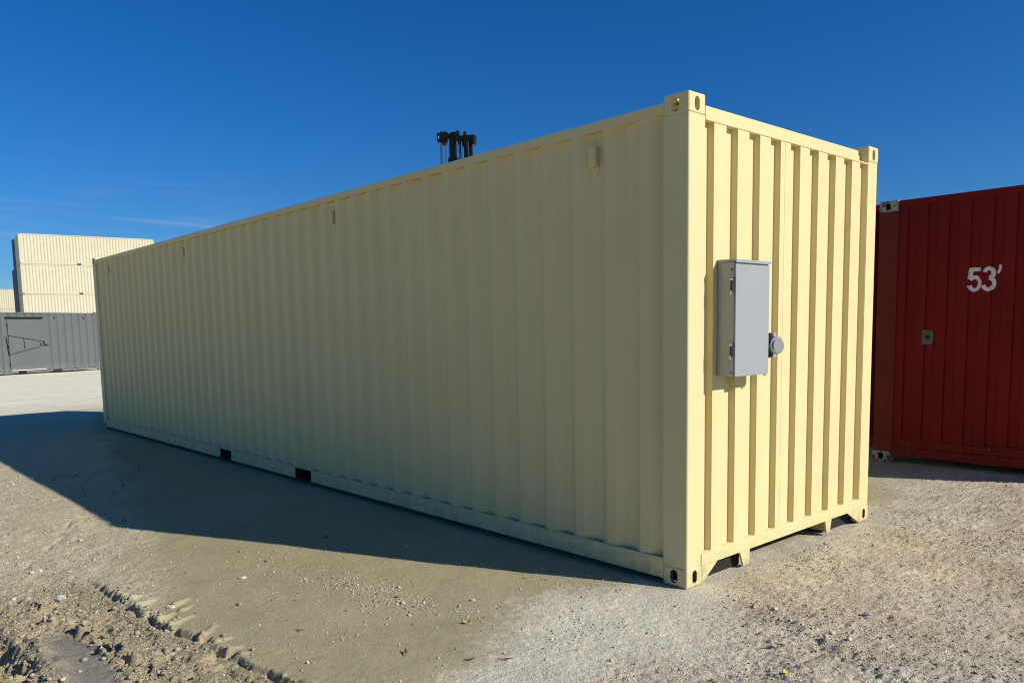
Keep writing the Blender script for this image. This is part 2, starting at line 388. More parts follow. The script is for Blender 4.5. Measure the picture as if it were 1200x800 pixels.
gritty = mth(t, 'ADD', mth(t, 'MULTIPLY', mth(t, 'MAXIMUM', attr('coarse'), attr('track')), .72), mth(t, 'ADD', mth(t, 'MULTIPLY', attr('gravel'), .34), mth(t, 'MULTIPLY', attr('rough'), .3)))
gritty = mth(t, 'MINIMUM', mth(t, 'ADD', gritty, .15), 1.0)
patchy = mrange(t, noise(t, pos, 2.6, 5, .65), .32, .66, .35, 1.15)
gp = mth(t, 'MULTIPLY', mth(t, 'MULTIPLY', gritty, patchy), mrange(t, mth(t, 'MAXIMUM', attr('far'), attr('wet')), 0, 1, 1, .25))
c = mix(t, mth(t, 'MULTIPLY', gp, mrange(t, n_grit, .55, .63)), c, (.82, .74, .58))
c = mix(t, mth(t, 'MULTIPLY', gp, mrange(t, n_spk, .56, .62)), c, (.14, .115, .085))
c = mix(t, mth(t, 'MULTIPLY', gp, mrange(t, n_fine, .57, .68, 0, .7)), c, (.24, .20, .14))
t.links.new(c, b.inputs['Base Color'])
t.links.new(mix(t, attr('wet'), (.95, .95, .95), (.82, .82, .82)), b.inputs['Roughness'])
b.inputs['Specular IOR Level'].default_value = .2
hh = mth(t, 'ADD', mth(t, 'MULTIPLY', n_fine, .9), mth(t, 'ADD', mth(t, 'MULTIPLY', n_grit, .35), mth(t, 'MULTIPLY', n_spk, -.25)))
hh = mth(t, 'MULTIPLY', mth(t, 'MULTIPLY', hh, mth(t, 'ADD', mth(t, 'MULTIPLY', gp, 2.0), .22)), mrange(t, attr('far'), 0, 1, 1, .12))
t.links.new(bump(t, hh, 1.0, .012), b.inputs['Normal'])
gm.materials.append(mt)

# ---- loose stones (uncountable): one object
def ico():
    bm = bmesh.new(); bmesh.ops.create_icosphere(bm, subdivisions=1, radius=1)
    v = np.array([p.co[:] for p in bm.verts]); f = np.array([[q_.index for q_ in p.verts] for p in bm.faces]); bm.free(); return v, f
IV, IF = ico()
def scatter(name, pts, sizes, mat, flat=.6, jag=.35, seed=3, sink=.25):
    rs = np.random.RandomState(seed); n = len(pts); nv = len(IV)
    V = IV[None]*(1+jag*(rs.rand(n, nv, 1)-.5)*2)
    V = V*np.stack([1+.5*(rs.rand(n)-.3), 1+.3*(rs.rand(n)-.5), flat*(1+.5*(rs.rand(n)-.5))], -1)[:, None, :]
    a = rs.rand(n)*6.283; ti = (rs.rand(n)-.5)*.7
    ca, sa, ct, st = np.cos(a)[:, None], np.sin(a)[:, None], np.cos(ti)[:, None], np.sin(ti)[:, None]
    x, y, z = V[..., 0], V[..., 1], V[..., 2]
    y, z = y*ct-z*st, y*st+z*ct
    x, y = x*ca-y*sa, x*sa+y*ca
    s = sizes[:, None]
    zz = height(pts[:, 0], pts[:, 1])
    P = np.stack([x*s+pts[:, 0:1], y*s+pts[:, 1:2], z*s+zz[:, None]+s*flat*(.5-sink)], -1)
    me = bpy.data.meshes.new(name); me.vertices.add(n*nv); me.vertices.foreach_set('co', P.astype(np.float32).ravel())
    F = (IF[None]+(np.arange(n)*nv)[:, None, None]).reshape(-1, 3)
    me.loops.add(F.size); me.loops.foreach_set('vertex_index', F.ravel().astype(np.int32))
    me.polygons.add(len(F)); me.polygons.foreach_set('loop_start', np.arange(0, F.size, 3, dtype=np.int32)); me.update(calc_edges=True)
    at = me.attributes.new('tone', 'FLOAT', 'POINT'); at.data.foreach_set('value', np.repeat(rs.rand(n), nv).astype(np.float32))
    me.materials.append(mat); o = bpy.data.objects.new(name, me); COL.objects.link(o); return o
def stonemat(name, stops):
    mt, t, b = newmat(name); a = N(t, 'ShaderNodeAttribute', attribute_name='tone'); r = N(t, 'ShaderNodeValToRGB')
    while len(r.color_ramp.elements) < len(stops): r.color_ramp.elements.new(.5)
    for e, (p, cc) in zip(r.color_ramp.elements, stops): e.position = p; e.color = (*cc, 1)
    t.links.new(a.outputs['Fac'], r.inputs[0]); pos = geo_pos(t)
    t.links.new(mix(t, mrange(t, noise(t, pos, 60, 3), .3, .7, 0, .35), r.outputs[0], (.2, .17, .13)), b.inputs['Base Color'])
    b.inputs['Roughness'].default_value = .95; b.inputs['Specular IOR Level'].default_value = .2
    t.links.new(bump(t, noise(t, pos, 150, 3), .5, .004), b.inputs['Normal']); return mt
M['stone'] = stonemat('crushed_limestone', [(0, (.09, .075, .055)), (.25, (.40, .345, .235)), (.65, (.57, .49, .35)), (1, (.72, .65, .51))])
M['clod'] = stonemat('dried_mud', [(0, (.28, .23, .145)), (.5, (.38, .32, .21)), (1, (.48, .42, .29))])
rs = np.random.RandomState(11)
def density_pts(n, x0, x1, y0, y1, fn, seed):
    r_ = np.random.RandomState(seed); p = np.stack([x0+(x1-x0)*r_.rand(n), y0+(y1-y0)*r_.rand(n)], -1)
    return p[r_.rand(n) < fn(p[:, 0], p[:, 1])]
def outside(x, y): return 1-((x > -12.25) & (x < .06) & (y > -.04) & (y < 2.5))
def fn_g(x, y):
    g, co, ro, tr, we, fa = zones(x, y)
    clump = np.clip(.22+2.1*fbm(x, y, .5, 71, 4), 0, 1)
    streak = np.exp(-((y-(-1.32+.20*(x+1.2)))/.13)**2)*ss(-2.4, -1.9, x)*ss(-.2, -.7, x)      # pale stones strewn across the clay
    d = .010+.055*clump**2+.15*g*clump+.30*co*(.25+.75*clump)+.36*ro*(.12+.88*clump)+.34*tr*(.2+.8*clump)+.95*streak*(.2+.8*clump)+.5*np.exp(-((y-(.03-.36*(x-.5)))/.07)**2)*ss(.25, .5, x)*ss(1.7, 1.3, x)+.22*np.exp(-((g-.35)/.25)**2)*clump*(x > -1)
    return np.clip(d*(1-.93*we), 0, 1)*outside(x, y)
p1 = density_pts(300000, -7.5, 2.3, -3.6, 4.6, fn_g, 1)
s1 = .0024+.0052*rs.rand(len(p1))**3
p2 = density_pts(5200, -9, 2.3, -3.6, 5, fn_g, 2)
s2 = .0065+.011*rs.rand(len(p2))**3.5
pts = np.concatenate([p1, p2]); szs = np.concatenate([s1, s2])
g1 = scatter('gravel', pts, szs, M['stone'], .78, .38, 5, .10)
tag(g1, 'loose crushed limestone chips strewn over the clay and gravel yard', 'gravel', kind='stuff')
def fn_c(x, y):
    yA = np.interp(x, AX, AY); yB = np.interp(x, BX, BY); fin = ss(-2.9, -2.2, x)
    a = np.exp(-((y-yA-.01)/.05)**2)*fin*.6; b_ = np.exp(-((y-yB)/.07)**2)*fin*.8; tr = ss(.02, -.05, y-yA)*fin*.40
    kn = np.exp(-(((x+2.15)/.4)**2+((y+2.9)/.09)**2))
    rr = np.exp(-((y+3.12)/.08)**2)*ss(-2.4, -1.9, x)*.8
    return np.clip((1-.92*zones(x, y)[4])*(a+b_+tr+kn+rr)*np.clip(.4+1.5*fbm(x, y, .2, 73, 2), 0, 1), 0, 1)
p3 = density_pts(8000, -3.2, .4, -3.5, -2.1, fn_c, 3)
s3 = .004+.014*rs.rand(len(p3))**3
g2 = scatter('mud_clods', p3, s3, M['clod'], .75, .48, 6, .12)
tag(g2, 'crumbled dry mud clods thrown up along the tyre track', 'mud', kind='stuff')

# ------------------------------------------------------------------ container parts
def casting(name, c, sx, sy, sz, mat, parent, off, size=(.178, .162, .118), holes=True, bevel=.012):
    """corner casting; c = outer corner, sx/sy/sz = direction inward along each axis"""
    mb = MB(off); lx, ly, lz = size
    mb.box(c[0], c[0]+sx*lx, c[1], c[1]+sy*ly, c[2], c[2]+sz*lz)
    o = mb.build(name, mat, parent)
    bv = o.modifiers.new('bevel', 'BEVEL'); bv.width = bevel; bv.segments = 3; bv.limit_method = 'ANGLE'
    if not holes: return o
    cut = MB(off); wl = .026
    cut.box(c[0]+sx*wl, c[0]+sx*(lx-.02), c[1]+sy*wl, c[1]+sy*(ly-.02), c[2]+sz*wl, c[2]+sz*(lz-.02))
    cutters = [cut]
    def stad(cx, cz, wdt, hgt, n=10):
        r = wdt/2; L_ = hgt/2-r
        return [(cx+r*math.cos(a), cz+L_+r*math.sin(a)) for a in [math.pi*i/n for i in range(n+1)]] + [(cx-r*math.cos(a), cz-L_-r*math.sin(a)) for a in [math.pi*i/n for i in range(n+1)]]
    zc = c[2]+sz*lz*.53
    k = MB(off); k.prism(stad(c[1]+sy*.080, zc, .046, .080), 0, c[0]-sx*.01, c[0]+sx*.07); cutters.append(k)
    k = MB(off); k.prism(stad(c[0]+sx*.095, zc, .055, .082), 1, c[1]-sy*.01, c[1]+sy*.07); cutters.append(k)
    k = MB(off); k.prism(stad(c[0]+sx*.089, c[1]+sy*.081, .062, .10), 2, c[2]-sz*.01, c[2]+sz*.07); cutters.append(k)
    objs = []
    for k in cutters:
        q_ = k.build('cutter', M['hole_shade'] if sz > 0 else mat, parent); objs.append(q_)
        bo = o.modifiers.new('cut', 'BOOLEAN'); bo.object = q_; bo.operation = 'DIFFERENCE'; bo.solver = 'EXACT'; bo.material_mode = 'TRANSFER'
    dg = bpy.context.evaluated_depsgraph_get(); dg.update()
    me = bpy.data.meshes.new_from_object(o.evaluated_get(dg)); me.name = name
    o.modifiers.clear(); o.data = me
    for q_ in objs: bpy.data.objects.remove(q_, do_unlink=True)
    return o

# ================================================================== MAIN CREAM CONTAINER
L, W, H = 12.192, 2.438, 2.896
OFF = (-L/2, W/2, 0)
main = empty('shipping_container', OFF, label='large cream corrugated container with a grey electrical box, alone in the foreground', cat='container')
cm = M['cream']
for sy in (1, -1):
    y0 = 0 if sy == 1 else W
    Y = lambda d: y0+sy*d
    path, _ = corr(-L+.178, -.178, -.57, .2795, .206, .067, .036)
    mb = MB(OFF); mb.sheet(path, .150, 2.806, lambda u, d, z: (u, Y(.014+d), z), 3); mb.build('side_panel', cm, main)
    # top rail, square tube
    MB(OFF).box(-L+.176, -.176, Y(.002), Y(.062), 2.800, 2.860).build('top_side_rail', cm, main, .004)
    # bottom rail with two fork pockets; flat ledge on top
    mb = MB(OFF)
    segs = [(-L+.176, -7.096), (-6.736, -5.055), (-4.695, -.176)]
    for a, b_ in segs:
        mb.box(a, b_, Y(.001), Y(.012), .034, .148)
        mb.box(a, b_, Y(.012), Y(.050), .034, .040)
    mb.box(-L+.176, -.176, Y(.001), Y(.024), .1485, .158)
    mb.build('bottom_side_rail', cm, main, .002)
    for a, b_ in ((-7.096, -6.736), (-5.055, -4.695)):
        k = MB(OFF); k.box(a-.008, a-.001, Y(.013), Y(1.21), .040, .148); k.box(b_+.001, b_+.008, Y(.013), Y(1.21), .040, .148)
        k.box(a, b_, Y(.001), Y(1.21), .034, .042)
        k.build('fork_pocket', M['under'], main)  # black walls, the darkness inside the pocket put into the colour
    # container vents high on the side
    for xv in (-.745, -4.07, -7.98, -11.36):
        v_ = MB(OFF)
        prof = [(Y(.050), 2.590), (Y(.050), 2.715), (Y(.004), 2.715), (Y(.000), 2.710), (Y(.000), 2.596), (Y(.004), 2.590)]
        v_.prism(prof, 0, xv-.028, xv+.028)
        v_.box(xv-.040, xv+.040, Y(.0495), Y(.046), 2.53, 2.765)
        v_.prism([(xv-.028, 2.5895), (xv+.028, 2.5895), (xv+.014, 2.535), (xv-.006, 2.535)], 1, Y(.0455), Y(.038))
        v_.cyl((xv-.012, Y(.046), 2.75), (xv-.012, Y(.042), 2.75), .007, n=8)
        vo = v_.build('vent', cm, main, .002)
        k = MB(OFF)
        k.box(xv+.0282, xv+.0300, Y(.018), Y(.045), 2.596, 2.708)
        k.build('vent_shade', M['vent_shade'], vo)  # thin strip that paints the shaded right side of the vent
# corner posts
for sx in (0, 1):
    for sy in (0, 1):
        mb = MB(OFF)
        x0 = 0 if sx == 0 else -L; dx = -1 if sx == 0 else 1
        y0 = 0 if sy == 0 else W; dy = 1 if sy == 0 else -1
        X = lambda d: x0+dx*d
        Yy = lambda d: y0+dy*d
        # L-section: side leg and end leg, rounded outside corner
        loop = [(X(.176), Yy(.003)), (X(.016), Yy(.003)), (X(.009), Yy(.005)), (X(.005), Yy(.009)), (X(.003), Yy(.016)), (X(.003), Yy(.162)), (X(.060), Yy(.162)), (X(.060), Yy(.060)), (X(.176), Yy(.060))]
        mb.prism(loop, 2, .117, H-.117); mb.build('corner_post', cm, main, .002)
for sx in (0, 1):
    for sy in (0, 1):
        for sz in (0, 1):
            casting('corner_casting', (0 if sx == 0 else -L, 0 if sy == 0 else W, 0 if sz == 0 else H), -1 if sx == 0 else 1, 1 if sy == 0 else -1, 1 if sz == 0 else -1, cm, main, OFF)
# end wall (lit)
path, _ = corr(.163, 2.273, .133, .2515, .125, .010, .039)
mb = MB(OFF); mb.sheet(path, .186, 2.762, lambda u, d, z: (-.006-d, u, z), 3)
mb.build('end_panel', cm, main)
MB(OFF).box(-.0062, -.0048, 1.068, 1.072, .192, 2.752).build('weld_seam', cm, main)
mb = MB(OFF); mb.box(-.060, -.001, .163, 2.105, 2.756, 2.836); mb.box(-.058, -.002, 2.105, 2.276, 2.756, 2.768); mb.box(-.11, -.062, .163, 2.276, 2.756, 2.83)
mb.build('top_end_rail', cm, main, .004)
mb = MB(OFF); mb.box(-.070, .003, .147, 2.288, .112, .190)
mb.build('bottom_end_rail', cm, main, .004)
for pl in ([(.163, .004), (.163, .1115), (.325, .1115), (.315, .104)], [(2.275, .006), (2.275, .1115), (2.085, .1115), (2.095, .104)]):
    MB(OFF).prism(pl, 0, -.014, -.002).build('gusset', cm, main)
for (ya, yb) in ((.166, .660), (1.80, 2.272)): MB(OFF).box(-.075, -.060, ya, yb, .004, .1115).build('under_shade_plate', M['under'], main)  # black plates added to stand in for the shade under the end rail
for (a, b_, c_, d_) in ((.580, .697, .622, .690), (1.726, 1.826, 1.752, 1.800)):
    mb = MB(OFF); mb.prism([(a, .1115), (b_, .1115), (d_, .016), (c_, .016)], 0, -.016, -.002)
    yv = (c_+d_)/2
    mb.prism([(-.017, .1115), (-.017, .017), (-.30 if a > 1 else -.05, .030), (-1.2 if a > 1 else -.05, .034), (-1.2 if a > 1 else -.05, .1115)], 1, d_-.018, d_-.006)
    mb.build('support_bracket', cm, main)
# far end doors, roof, underside
mb = MB(OFF); path, _ = corr(.163, W-.163, .25, .28, .14, .03, .03); mb.sheet(path, .19, 2.76, lambda u, d, z: (-L+.02+d, u, z)); mb.build('door_panel', cm, main)
mb = MB(OFF)
for yv in (.45, .95, 1.49, 1.99): mb.cyl((-L+.0, yv, .2), (-L+.0, yv, 2.72), .017, n=8)
mb.build('locking_bar', cm, main)
MB(OFF).box(-L, -L+.06, .163, W-.163, 2.756, 2.84).build('top_end_rail', cm, main, .004)
MB(OFF).box(-L, -L+.06, .163, W-.163, .11, .19).build('bottom_end_rail', cm, main, .004)
MB(OFF).box(-L+.06, -.112, .063, W-.063, 2.822, 2.842).build('roof', cm, main)
MB(OFF).box(-L+.06, -.073, .062, W-.062, .1495, .1855).build('floor', M['under'], main)
mb = MB(OFF)
for i in range(38):
    x = -.5-i*.305
    mb.box(x-.03, x+.03, 1.222, 1.24, .05, .148) if False else mb.box(x-.004, x+.004, .062, W-.062, .05, .148) if not (-7.12 < x < -6.71 or -5.08 < x < -4.67) else None
mb.build('cross_member', M['under'], main)

# electrical box bolted on the end wall, with its power inlet
EM = M['ebox']
mb = MB(OFF); mb.box(-.004, .112, .300, .681, 1.268, 1.946)
ebox = mb.build('electrical_box', EM, main, .003); tag(ebox, 'light grey electrical panel box on the end wall')
mb = MB(OFF); mb.box(.1125, .122, .303, .678, 1.266, 1.934); mb.build('cover', EM, ebox, .003)
mb = MB(OFF); mb.prism([(-.002, 1.9465), (-.002, 1.964), (.124, 1.960), (.129, 1.956), (.129, 1.941), (.1255, 1.941), (.1255, 1.950), (.112, 1.9475)], 1, .296, .685); mb.box(.03, .07, .46, .53, 1.9625, 1.970)
mb.build('rain_hood', EM, ebox, .0015)
for zc in (1.80, 1.415):
    mb = MB(OFF); mb.box(.090, .112, .2985, .290, zc+.030, zc+.052); mb.box(.094, .108, .2985, .286, zc-.030, zc+.028)
    mb.build('latch', M['dark'], ebox, .0015)
    MB(OFF).box(.098, .104, .2855, .281, zc-.048, zc-.022).build('latch_hook', M['steel'], ebox); MB(OFF).box(.092, .110, .2895, .284, zc+.036, zc+.048).build('latch_plate', M['steel'], ebox)
mb = MB(OFF)
for r0, yy in ((.030, .2985), (.022, .2970)): mb.cyl((.057, .300, 1.343), (.057, yy, 1.343), r0, n=22)
mb.build('knockout', EM, ebox)
for zr, rr in ((1.90, .006), (1.29, .004)): MB(OFF).cyl((.097, .2985, zr), (.097, .296, zr), rr, n=10).build('rivet', M['dark'], ebox)
k = MB(OFF)
for i in range(10):
    a = math.pi*i/9*1.0; a2 = math.pi*(i+1)/9
    if i < 9: k.bar((.116, .645+.011*math.cos(a), 1.266-.012*math.sin(a)), (.116, .645+.011*math.cos(a2), 1.266-.012*math.sin(a2)), .005, .005)
k.build('padlock_loop', M['steel'], ebox)
inlet = MB(OFF).box(-.040, .078, .690, .800, 1.375, 1.505).build('power_inlet', M['ebox'], main, .004)
tag(inlet, 'round capped power inlet beside the grey electrical box')
MB(OFF).box(.0785, .083, .684, .838, 1.362, 1.521).build('face_plate', M['ebox'], inlet, .002)
mb = MB(OFF); mb.cyl((.083, .745, 1.443), (.136, .738, 1.443), .060, .054, n=28)
for zc in (1.385, 1.502): mb.box(.083, .108, .722, .762, zc-.018, zc+.018)
mb.build('inlet_ring', M['dark'], inlet, .002)
mb = MB(OFF); mb.cyl((.137, .738, 1.441), (.152, .732, 1.443), .056, .053, n=32); mb.box(.118, .142, .772, .800, 1.478, 1.494)
mb.build('flip_lid', M['lid'], inlet, .005)
MB(OFF).cyl((.152, .733, 1.443), (.1545, .7325, 1.443), .040, .039, n=28).build('lid_boss', M['lid'], inlet, .001)

# ================================================================== RED CONTAINER (its end wall faces the camera, in its own shade)
RY = 5.230; RXC = .023; RW = 2.591; RL = 16.15; RH = 2.896
RO = (RXC, RY+RL/2, 0)
x0, x1 = RXC-RW/2, RXC+RW/2
red = empty('shipping_container', RO, label='dark red container with white 53 foot marking, in shade on the right', cat='container')
# end wall: posts set in by the narrow width of the castings
xl, xr = RXC-1.006, RXC+1.006
rpath, rdep = corr(xl, xr, -.893, .2095, .104, .009, .020)
def rface(u, d, z): return (u, RY+.012+d, z)
MB(RO).sheet(rpath, .25, 2.82, rface, 3).build('end_panel', M['red'], red)
for s, (a, b_) in (('l', (RXC-1.219, xl)), ('r', (xr, RXC+1.219))):
    MB(RO).box(a, b_, RY, RY+.12, .118, 2.778).build('corner_post', M['redpost'], red, .004)
    for (za, zb, sz) in ((0, .118, 1), (2.896, 2.778, -1)):
        if s == 'l': casting('corner_casting', (a, RY-.004, za), 1, 1, sz, M['casting_worn'], red, RO, size=(.205, .178, .118), bevel=.006)
        else: casting('corner_casting', (b_, RY-.004, za), -1, 1, sz, M['casting_worn'], red, RO, size=(.205, .178, .118), bevel=.006)
mb = MB(RO); mb.box(xl, xr, RY-.002, RY+.08, 2.815, 2.886); mb.build('top_end_rail', M['red'], red, .004)
mb = MB(RO); mb.box(xl, xr, RY-.004, RY+.08, .180, .272); mb.box(xl, xr, RY-.012, RY+.08, .080, .177); mb.build('bottom_end_rail', M['red'], red, .004)
for (xa, xb, sgn) in ((x0, RXC-1.221, 1), (RXC+1.221, x1, -1)):
    path, _ = corr(RY+.03, RY+RL-.03, RY+.3, .28, .206, .067, .036)
    xo = x0 if sgn == 1 else x1
    MB(RO).sheet(path, .24, 2.82, lambda u, d, z: (xo+sgn*(.004+d), u, z), 1).build('side_panel', M['red'], red)
    MB(RO).box(xa, xb, RY+.02, RY+RL-.02, .15, .26).build('bottom_side_rail', M['red'], red, .003)
    MB(RO).box(xa, xb, RY+.02, RY+RL-.02, 2.80, 2.872).build('top_side_rail', M['red'], red, .003)
MB(RO).box(x0+.05, x1-.05, RY+.082, RY+RL-.02, 2.868, 2.8895).build('roof', M['redpost'], red)
MB(RO).box(x0+.08, x1-.08, RY+.082, RY+RL-.02, .16, .22).build('floor', M['under'], red)
MB(RO).box(x0+.05, x1-.05, RY+RL-.06, RY+RL, .10, 2.86).build('door_panel', M['red'], red)
for yy in (RY+RL-2.1,):
    for xx in (x0+.04, x1-.24): MB(RO).box(xx, xx+.2, yy, yy+.18, 0, .15).build('corner_casting', M['casting_worn'], red)
# 53' painted over the ribs
def strokes(name, paths, width, mat, parent, off, surf, thick):
    """brush strokes of constant width laid on a surface; surf(u, v, lift)"""
    mb = MB(off); h = width/2
    for np_, pth in enumerate(paths):
        P = []
        for (a, b_) in zip(pth[:-1], pth[1:]):
            n = max(1, int(math.hypot(b_[0]-a[0], b_[1]-a[1])/.008)); P += [(a[0]+(b_[0]-a[0])*i/n, a[1]+(b_[1]-a[1])*i/n) for i in range(n)]
        P.append(pth[-1]); rows = []
        for i, p in enumerate(P):
            a = P[max(0, i-1)]; b_ = P[min(len(P)-1, i+1)]; tx, ty = b_[0]-a[0], b_[1]-a[1]; l = math.hypot(tx, ty); nx_, ny_ = -ty/l, tx/l
            rows.append([(p[0]+nx_*h*q_, p[1]+ny_*h*q_) for q_ in (-1, -.5, 0, .5, 1)])
        vs = [surf(*pt, thick+.0007*np_) for r in rows for pt in r]
        mb.add(vs, [(i*5+j, i*5+j+1, (i+1)*5+j+1, (i+1)*5+j) for i in range(len(rows)-1) for j in range(4)])
    return mb.build(name, mat, parent, recalc=False)
def arc(cx, cz, rx, rz, a0, a1, n=22): return [(cx+rx*math.cos(rad(a0+(a1-a0)*i/n)), cz+rz*math.sin(rad(a0+(a1-a0)*i/n))) for i in range(n+1)]
def rsurf(u, v, l): return (u, RY+.012+rdep(u)-l, v)
def G(x, z): return (-.283+x*.245, 1.868+z*.245)       # glyph space: cap height 1
five = [[G(.53, .92), G(.12, .92)], [G(.165, .99), G(.115, .52)], [G(*p) for p in [(.115, .50)]+arc(.30, .335, .205, .265, 128, -165, 26)]]
three = [[G(*p) for p in arc(.845, .735, .165, .195, 165, -85, 22)], [G(*p) for p in arc(.845, .305, .195, .235, 85, -168, 24)]]
tick = [[G(1.235, 1.05), G(1.235, .88), G(1.16, .72)]]
strokes('painted_number', five+three, .155*.245, M['lettering'], red, RO, rsurf, .0022)
strokes('painted_mark', tick, .105*.245, M['lettering'], red, RO, rsurf, .0024)
# riveted patch with a hole
mb = MB(RO); pr = [(-.705, 1.325), (-.60, 1.318), (-.585, 1.36), (-.585, 1.44), (-.60, 1.475), (-.70, 1.48)]
mb.prism(pr, 1, RY+.0095, RY+.006); mb.build('patch_plate', M['patch'], red)
MB(RO).cyl((-.645, RY+.0058, 1.40), (-.645, RY+.003, 1.40), .036, n=20).build('hole_ring', M['patch'], red)
MB(RO).cyl((-.645, RY+.0028, 1.40), (-.645, RY+.0022, 1.40), .026, n=20).build('hole', M['under'], red)
for (a, b_) in (((-.262, .262), (-.243, .085)), ((-.19, .262), (-.172, .085)), ((-.80, .27), (-.79, .10)), ((-.86, .27), (-.855, .12))):
    MB(RO).bar((a[0], RY-.0125, a[1]), (b_[0], RY-.0125, b_[1]), .004, .002).build('scrape_mark', M['scratch'], red)
MB(RO).box(-.001, .010, RY-.014, RY-.006, .225, .255).build('scrape_mark', M['scratch'], red)
for (a, b_, z) in ((-.75, -.65, .083), (-.13, .09, .079), (-.2, -.02, .242)): MB(RO).box(a, b_, RY-.0135, RY-.011, z, z+.004).build('scrape_mark', M['scratch'], red)

# ================================================================== GREY CONTAINER WITH A SIDE DOOR (far left)
gdir = Vector((-.38477, .92301)); gl, gh, gw = 6.058, 2.70, 2.438
e0 = Vector((-38.58, 6.90))                       # right bottom corner of its face
g_ang = math.atan2(gdir.y, gdir.x)
grey = empty('shipping_container', (e0.x-gdir.x*gl/2, e0.y-gdir.y*gl/2, 0), g_ang, label='grey container with a flat side door and swing bar latch, low on the far left', cat='container')
# local frame: +x along the face to the right, face at y=0 looking toward -y?  (root at face centre; body extends to +y)
GO = (-gl/2, 0, 0)
def gmb(): return MB(GO)
path, _ = corr(-gl+.16, -.16, -.37, .3625, .115, .040, .036)
gm_ = M['grey']
gmb().sheet(path, .14, 2.62, lambda u, d, z: (u, .012+d, z), 1).build('side_panel', gm_, grey)
path2, _ = corr(-gl+.16, -.16, -.37, .28, .2, .06, .036)
gmb().sheet(path2, .14, 2.62, lambda u, d, z: (u, gw-.012-d, z), 1).build('side_panel', gm_, grey)
path3, _ = corr(.16, gw-.16, .2, .25, .125, .015, .036)
for xe, s in ((0, -1), (-gl, 1)):
    gmb().sheet(path3, .14, 2.62, lambda u, d, z: (xe+s*(.01+d), u, z), 1).build('end_panel', gm_, grey)
    gmb().box(xe, xe+s*.06, .16, gw-.16, 2.60, 2.67).build('top_end_rail', gm_, grey)
    gmb().box(xe, xe+s*.06, .16, gw-.16, .03, .16).build('bottom_end_rail', gm_, grey)
    for yy, t_ in ((0, 1), (gw, -1)):
        gmb().box(xe, xe+s*.16, yy, yy+t_*.1, .118, gh-.118).build('corner_post', gm_, grey, .005)
        for za, zb in ((0, .1175), (gh-.1175, gh)):
            gmb().box(xe, xe+s*.178, yy-t_*.004, yy+t_*.16, za, zb).build('corner_casting', gm_, grey, .006)
for yy, t_ in ((0, 1), (gw, -1)):
    gmb().box(-gl+.16, -.16, yy, yy+t_*.06, 2.605, 2.67).build('top_side_rail', gm_, grey, .004)
    k = gmb()
    for a, b_ in ((-gl+.16, -4.03), (-3.67, -2.46), (-2.02, -.16)): k.box(a, b_, yy+t_*.012, yy+t_*.04, .045, .145)
    k.box(-gl+.16, -.16, yy-t_*.022, yy+t_*.05, .1455, .165)
    k.build('bottom_side_rail', gm_, grey)
gmb().box(-gl+.06, -.06, .061, gw-.061, 2.63, 2.665).build('roof', gm_, grey)
gmb().box(-gl+.06, -.06, .061, gw-.061, .05, .14).build('floor', M['under'], grey)
gmb().box(-2.455, -2.025, .031, .06, .03, .145).build('fork_pocket', M['under'], grey)
gmb().box(-4.40, -2.60, .000, .011, .17, 2.43).build('door_frame', gm_, grey, .002)
door = gmb().box(-4.355, -2.825, -.012, -.001, .195, 2.405).build('door', gm_, grey, .003)
k = gmb(); k.box(-4.375, -4.362, -.014, -.001, .25, 2.3)
for z in (.42, 1.2, 2.1): k.cyl((-4.385, -.012, z-.06), (-4.385, -.012, z+.06), .014, n=8)
k.build('hinge', M['black'], door)
k = gmb()
k.bar((-4.36, -.022, 1.675), (-2.80, -.022, 1.39), .035, .014); k.bar((-4.40, -.022, .855), (-2.78, -.022, 1.225), .028, .014)
k.bar((-3.71, -.022, 1.545), (-3.69, -.022, 1.075), .035, .012); k.bar((-4.47, -.022, 1.62), (-4.40, -.022, .86), .035, .012)
k.build('latch_bar', M['black'], door)
k = gmb(); k.box(-2.84, -2.79, -.045, -.013, 1.29, 1.42); k.bar((-2.80, -.05, 1.26), (-2.60, -.05, 1.245), .05, .02); k.cyl((-2.96, -.013, 1.29), (-2.96, -.05, 1.29), .035, n=12)
k.build('handle', M['black'], door)
gmb().prism([(-.0125, 2.415), (-.12, 2.435), (-.12, 2.445), (.009, 2.470), (.009, 2.4335), (-.0125, 2.4335)], 0, -4.45, -2.79).build('rain_gutter', M['black'], grey)
gmb().box(-4.34, -2.81, -.060, -.004, .166, .192).build('door_sill', M['sill'], grey)
for u in (-2.24, -.80):
    k = gmb(); k.bar((u-.03, -.004, 2.52), (u+.01, -.03, 2.42), .02, .02); k.bar((u+.01, -.03, 2.42), (u+.06, -.02, 2.40), .02, .02); k.build('lashing_hook', M['black'], grey)

